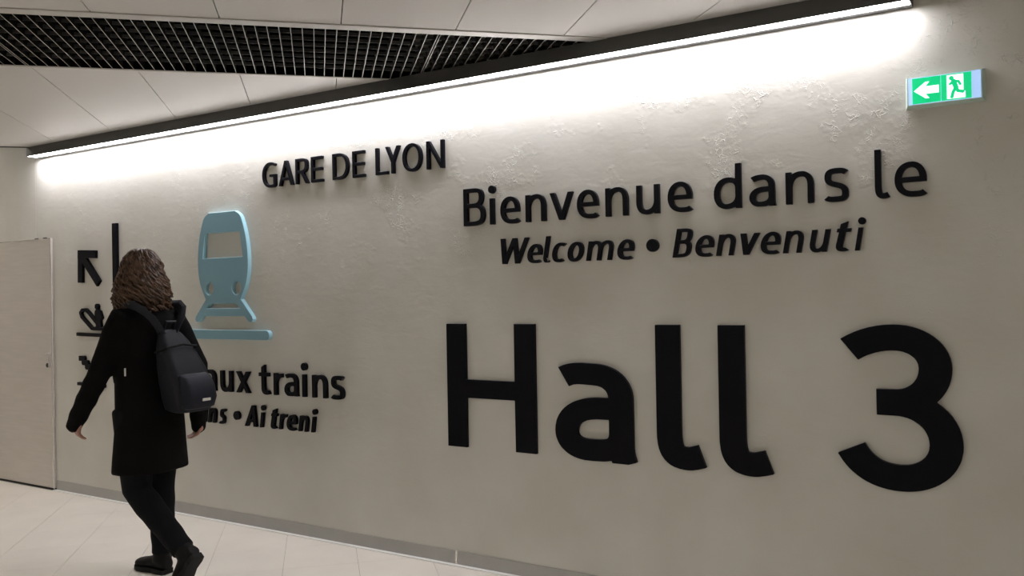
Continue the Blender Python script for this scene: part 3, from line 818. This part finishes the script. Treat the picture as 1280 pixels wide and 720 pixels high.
# joints (forward, left, up)
L_SH, L_EL, L_WR = (0.01, 0.148, 1.315), (0.085, 0.215, 1.06), (0.205, 0.255, 0.845)
R_SH, R_EL, R_WR = (-0.01, -0.150, 1.315), (-0.105, -0.225, 1.06), (-0.075, -0.250, 0.80)
HIP_L, KN_L, AN_L = (0.01, 0.085, 0.86), (-0.015, 0.085, 0.455), (-0.385, 0.085, 0.200)
HIP_R, KN_R, AN_R = (0.0, -0.085, 0.86), (0.015, -0.075, 0.465), (-0.01, -0.065, 0.095)
HEAD = (0.055, 0.0, 1.545)

def lerp(a, b_, t): return tuple(a[i]+(b_[i]-a[i])*t for i in range(3))
person = empty('person', (PX0, PY0, 0.0))
tag(person, 'person in a long black coat with curly brown hair walking away with a backpack', 'person')

# --- body: head, neck, trunk, arms, hands and legs as one skin
bm = bmesh.new()
hc = pp(*HEAD)
ball(bm, hc, (0.090, 0.074, 0.108), 20)
ball(bm, pp(HEAD[0]+0.045, 0, HEAD[2]-0.055), (0.050, 0.050, 0.052), 14)         # jaw and chin
ball(bm, pp(HEAD[0]+0.098, 0, HEAD[2]-0.022), (0.018, 0.013, 0.020), 10)         # nose
ball(bm, pp(HEAD[0]+0.090, 0, HEAD[2]-0.060), (0.012, 0.024, 0.011), 10)         # mouth
for sd in (-1, 1):
    ball(bm, pp(HEAD[0]+0.078, sd*0.030, HEAD[2]+0.012), (0.012, 0.014, 0.010), 10)
    ball(bm, pp(HEAD[0]-0.005, sd*0.076, HEAD[2]-0.015), (0.020, 0.010, 0.032), 10)  # ears
tube(bm, [pp(0.01, 0, 1.30), pp(0.02, 0, 1.40), pp(0.04, 0, 1.50)], [0.062, 0.052, 0.055])
tube(bm, [pp(0.0, 0, 0.84), pp(0.0, 0, 1.0), pp(0.0, 0, 1.18), pp(0.0, 0, 1.31)], [(0.09, 0.125), (0.08, 0.115), (0.085, 0.13), (0.07, 0.115)], 18)
for S, E_, W_ in ((L_SH, L_EL, L_WR), (R_SH, R_EL, R_WR)):
    tube(bm, [pp(*lerp(S, (0, 0, 1.30), .4)), pp(*S), pp(*lerp(S, E_, .5)), pp(*E_), pp(*lerp(E_, W_, .45)), pp(*W_)], [0.05, 0.052, 0.045, 0.038, 0.036, 0.026])
for Hh, K_, A_ in ((HIP_L, KN_L, AN_L), (HIP_R, KN_R, AN_R)):
    tube(bm, [pp(*Hh), pp(*lerp(Hh, K_, .5)), pp(*K_), pp(*lerp(K_, A_, .35)), pp(*A_)], [0.085, 0.072, 0.052, 0.052, 0.036])
def hand(wr, d, curl_dir, thumb_dir):
    """palm along d with four curled fingers of unequal length and a thumb at the side of the palm"""
    w0 = pp(*wr); d = Vector(d).normalized(); cd_ = Vector(curl_dir).normalized(); th = Vector(thumb_dir).normalized()
    palm = w0+d*0.085
    tube(bm, [w0, w0+d*0.04, palm], [0.024, (0.036, 0.018), (0.038, 0.016)] if abs(th.dot(Vector((0, 1, 0)))) < 2 else [0.02]*3, 12)
    for k, ln in enumerate((0.070, 0.078, 0.072, 0.056)):
        off = th*(0.030-0.020*k)
        b0 = palm+off-d*0.006; k1 = b0+(d*0.85+cd_*0.45).normalized()*ln*0.45
        k2 = k1+(d*0.45+cd_*0.9).normalized()*ln*0.32; k3 = k2+(d*0.05+cd_*1.0).normalized()*ln*0.26
        tube(bm, [b0, k1, k2, k3], [0.0095, 0.009, 0.008, 0.007], 8)
    b0 = w0+d*0.030+th*0.026
    tube(bm, [b0, b0+(d*0.6+th*0.7).normalized()*0.032, b0+(d*0.9+th*0.35+cd_*0.3).normalized()*0.060], [0.012, 0.010, 0.008], 8)
hand(L_WR, (-0.28, -0.02, -0.75), (0.55, 0.55, -0.2), (-0.9, 0.15, 0.25))
hand(R_WR, (-0.05, 0.03, -0.9), (-0.35, -0.75, -0.1), (-0.9, 0.35, 0.05))
part('body', fuse(bm, 0.0065, 3), M_SKIN, person)

# --- trousers
bm = bmesh.new()
tube(bm, [pp(0, 0, 0.98), pp(0, 0, 0.86), pp(0, 0, 0.80)], [(0.105, 0.150), (0.110, 0.155), (0.105, 0.145)], 20)
for Hh, K_, A_, nk in ((HIP_L, KN_L, AN_L, 0), (HIP_R, KN_R, AN_R, 1)):
    P_ = [pp(*Hh)]; R_ = [0.102]
    for t, r in ((.5, .090),): P_.append(pp(*lerp(Hh, K_, t))); R_.append(r)
    P_.append(pp(*K_)); R_.append(0.072)
    for t, r in ((.12, .069), (.25, .071), (.38, .066), (.50, .066), (.62, .060), (.74, .061), (.86, .055), (.97, .058)):
        P_.append(pp(*lerp(K_, A_, t))); R_.append(r)
    tube(bm, P_, R_, 16)
part('trousers', fuse(bm, 0.012, 3), M_TROUS, person)

# --- coat: skirt, trunk, shoulders, sleeves and collar
bm = bmesh.new()
rows = [(0.545, -0.005, 0.150, 0.196, .035, .4), (0.62, -0.005, 0.146, 0.190, .03, .5), (0.75, -0.01, 0.140, 0.180, .02, .7), (0.88, -0.01, 0.134, 0.173, .012, .9),
        (1.00, -0.005, 0.126, 0.165, .008, 1.1), (1.12, 0.0, 0.122, 0.168, 0, 0), (1.23, 0.0, 0.120, 0.166, 0, 0), (1.31, 0.0, 0.106, 0.156, 0, 0), (1.365, 0.005, 0.085, 0.118, 0, 0), (1.40, 0.012, 0.070, 0.078, 0, 0), (1.445, 0.02, 0.072, 0.074, 0, 0)]
ring_loft(bm, [ell(f, 0, z, rf, rl, 40, 0.92, wob=wb, ph=ph) for z, f, rf, rl, wb, ph in rows])
for S, E_, W_ in ((L_SH, L_EL, L_WR), (R_SH, R_EL, R_WR)):
    tip = lerp(E_, W_, 1.32)
    P_ = [pp(*lerp(S, (0, 0, 1.29), .45)), pp(*S)]; R_ = [0.070, 0.068]
    for t, r in ((.25, .064), (.5, .060), (.75, .058)): P_.append(pp(*lerp(S, E_, t))); R_.append(r)
    P_.append(pp(*E_)); R_.append(0.057)
    for t, r in ((.12, .053), (.24, .056), (.36, .050), (.5, .053), (.64, .046), (.78, .048), (.90, .040), (1.0, .038)): P_.append(pp(*lerp(E_, tip, t))); R_.append(r)
    tube(bm, P_, R_, 16)
coat = part('coat', fuse(bm, 0.011, 3), M_COAT, person)
part('coat_tag', box_mesh(pp(0, 0, 0).x+0.052, pp(0, 0, 0).x+0.060, pp(0, 0.168, 0).y-0.006, pp(0, 0.168, 0).y+0.002, 1.060, 1.100, 0.002, 1), M_PATCH, person)

# --- boots
def boot(ankle, heel, toe, upn):
    """ankle, heel and toe positions in (forward, left, up); upn is the direction out of the instep"""
    bm_ = bmesh.new()
    a, h_, t_ = pp(*ankle), pp(*heel), pp(*toe); ax = (t_-h_).normalized(); up = Vector(upn); up = (up-ax*up.dot(ax)).normalized(); sd = ax.cross(up)
    Lg = (t_-h_).length
    tube(bm_, [a+up*0.05, a+up*0.02, h_+ax*Lg*.22+up*0.06], [0.050, 0.050, 0.048], 14)
    rg = []
    for t, hh, ww in ((0.0, .062, .030), (.05, .070, .036), (.18, .078, .040), (.35, .080, .039), (.5, .066, .042), (.65, .055, .047), (.8, .048, .046), (.93, .038, .034), (1.0, .022, .016)):
        c = h_+ax*Lg*t
        rg.append([c+up*(0.016+hh*0.5+hh*0.5*math.sin(q))+sd*(ww*math.cos(q)) for q in [2*math.pi*k/14 for k in range(14)]])
    ring_loft(bm_, rg)
    up_me = fuse(bm_, 0.008, 2)
    poly = []
    for t, ww in ((0.0, .026), (.04, .036), (.18, .042), (.38, .036), (.62, .049), (.8, .048), (.93, .035), (1.0, .014)): poly.append((t, ww))
    pl = [h_+ax*Lg*t+sd*w_ for t, w_ in poly]+[h_+ax*Lg*t-sd*w_ for t, w_ in reversed(poly)]
    b2 = bmesh.new(); lo = [b2.verts.new(p) for p in pl]; hi = [b2.verts.new(p+up*0.024) for p in pl]; n = len(pl)
    b2.faces.new(lo[::-1]); b2.faces.new(hi)
    for i in range(n): b2.faces.new((lo[i], lo[(i+1) % n], hi[(i+1) % n], hi[i]))
    bo = part('boot', up_me, M_BOOT, person)
    me = bm_mesh(b2); me.transform(Matrix.Translation(-Vector(person.location))); me.materials.append(M_SOLE)
    link('sole', me, bo)
boot(AN_R, (-0.055, -0.065, 0.0), (0.195, -0.055, 0.0), (0, 0, 1))
boot(AN_L, (-0.492, 0.085, 0.190), (-0.345, 0.095, 0.004), (-1, 0, 0.6))

# --- hair: cap with many wavy locks
rnd = random.Random(11)
bm = bmesh.new()
ball(bm, pp(HEAD[0]-0.012, 0, HEAD[2]+0.020), (0.102, 0.088, 0.108), 22)
ball(bm, pp(HEAD[0]-0.045, 0, HEAD[2]-0.060), (0.060, 0.082, 0.085), 20)
cap_c = Vector((HEAD[0]-0.015, 0.0, HEAD[2]+0.02))
for k in range(300):
    az = rnd.uniform(-2.5, 2.5); el = math.asin(rnd.uniform(0.0, 0.97))
    out = Vector((-math.cos(az), math.sin(az), 0)); tang = Vector((-out.y, out.x, 0))
    th0 = math.pi/2-el
    ln = rnd.uniform(0.20, 0.30)+0.06*el
    ph = rnd.uniform(0, 6.28); amp = rnd.uniform(0.010, 0.028); fr = ln/rnd.uniform(0.055, 0.085); fl = rnd.uniform(0.85, 1.22)
    bottom = HEAD[2]-rnd.uniform(0.10, 0.205); sw = rnd.uniform(-0.25, 0.25)
    pts = []; rads = []; n = 24
    for i in range(n):
        t = i/(n-1); d = t*ln
        ang = th0+d/0.112                   # runs over the skull, then hangs
        if ang < math.pi/2:
            r_ = 0.108*math.sin(ang); z = cap_c.z+0.112*math.cos(ang); hang = 0.0
        else:
            hang = d-(math.pi/2-th0)*0.112; z = cap_c.z-hang
            r_ = 0.108+0.030*fl*math.sin(min(1.0, hang/0.17)*2.2)
        if z < bottom: break
        a_ = sw*t; o2 = out*math.cos(a_)+tang*math.sin(a_)
        c = Vector((cap_c.x+o2.x*r_*0.95, o2.y*r_*0.86, z))
        s_ = amp*(0.12+1.0*t)
        c += tang*(s_*math.sin(fr*6.28*t+ph))+o2*(s_*math.cos(fr*6.28*t+ph))
        pts.append(pp(c.x, c.y, c.z)); rads.append(0.0072*(1-0.5*t)+0.0012)
    if len(pts) >= 4: tube(bm, pts, rads, 5)
hair = bm_mesh(bm)
for p in hair.polygons: p.use_smooth = True
part('hair', hair, M_HAIR, person)

# ------------------------------------------------------------------ backpack (worn, but a thing of its own)
bag = empty('backpack', pp(-0.2, -0.01, 0.86))
tag(bag, 'dark navy nylon backpack hanging low on the back of the walking person', 'backpack')
def rr_ring(f0, f1, l0, l1, z, tiltz=0.0, n=8, rad=0.045):
    out = []
    r = min(rad, (f1-f0)/2*.95, (l1-l0)/2*.95)
    for cx, cy, a0 in ((f1-r, l1-r, 0), (f0+r, l1-r, 90), (f0+r, l0+r, 180), (f1-r, l0+r, 270)):
        for i in range(n):
            a = math.radians(a0+90*i/(n-1)); f = cx+r*math.cos(a); l = cy+r*math.sin(a)
            out.append(pp(f, l, z+tiltz*(f-f1)))
    return out
bm = bmesh.new()
rows = [(0.857, -0.285, -0.155, -0.155, 0.015), (0.867, -0.318, -0.146, -0.172, 0.032), (0.92, -0.338, -0.140, -0.182, 0.045), (1.00, -0.322, -0.132, -0.180, 0.055), (1.08, -0.286, -0.127, -0.168, 0.062),
        (1.15, -0.245, -0.124, -0.146, 0.062), (1.21, -0.205, -0.122, -0.118, 0.052), (1.245, -0.178, -0.122, -0.090, 0.038), (1.262, -0.160, -0.126, -0.062, 0.018)]
ring_loft(bm, [rr_ring(a*.93-.006, b_, c, d, z, 0.10) for z, a, b_, c, d in rows])
main = part('main_compartment', smooth(bm_mesh(bm), 60), M_NAVY, bag)
bm = bmesh.new()
rows = [(0.872, -0.335, -0.25, -0.150, 0.010), (0.882, -0.362, -0.25, -0.164, 0.024), (0.93, -0.376, -0.25, -0.170, 0.032), (0.99, -0.362, -0.25, -0.166, 0.034), (1.03, -0.338, -0.25, -0.156, 0.030), (1.045, -0.305, -0.25, -0.140, 0.020)]
ring_loft(bm, [rr_ring(a*.93-.006, b_, c, d, z, 0.10) for z, a, b_, c, d in rows])
pk = part('front_pocket', smooth(bm_mesh(bm), 60), M_NAVY2, bag)
bm = bmesh.new()
tube(bm, [pp(-0.150, 0.066, 1.15), pp(-0.228, 0.052, 1.175), pp(-0.232, -0.04, 1.188), pp(-0.225, -0.125, 1.175), pp(-0.150, -0.140, 1.15)], [0.006]*5, 8)
part('zip', bm_mesh(bm), M_SOLE, bag)
bm = bmesh.new()
tube(bm, [pp(-0.140, 0.008, 1.255), pp(-0.156, 0.0, 1.30), pp(-0.156, -0.05, 1.30), pp(-0.140, -0.055, 1.255)], [0.009]*4, 8)
part('grab_loop', bm_mesh(bm), M_NAVY, bag)
for sd in (1, -1):
    bm = bmesh.new()
    c = [(-0.138, .020, 1.205), (-0.143, .050, 1.265), (-0.137, .086, 1.318), (-0.108, .116, 1.358), (-0.055, .130, 1.384), (0.02, .132, 1.384), (0.085, .130, 1.335), (0.128, .120, 1.26), (0.140, .135, 1.14), (0.110, .130, 1.00), (0.0, .150, 0.93), (-0.120, .060, 0.90)]
    tube(bm, [pp(f, sd*l-0.020, z) for f, l, z in c], [(0.030, 0.008) if i < 8 else (0.014, 0.005) for i in range(len(c))], 10)
    part('shoulder_strap', smooth(bm_mesh(bm), 50), M_STRAP, bag)
pv = pp(-0.356, -0.082, 0.912)
me = box_mesh(pv.x-0.004, pv.x+0.003, pv.y-0.024, pv.y+0.024, pv.z-0.007, pv.z+0.007, 0.001, 1)
part('label_patch', me, M_PATCH, bag)
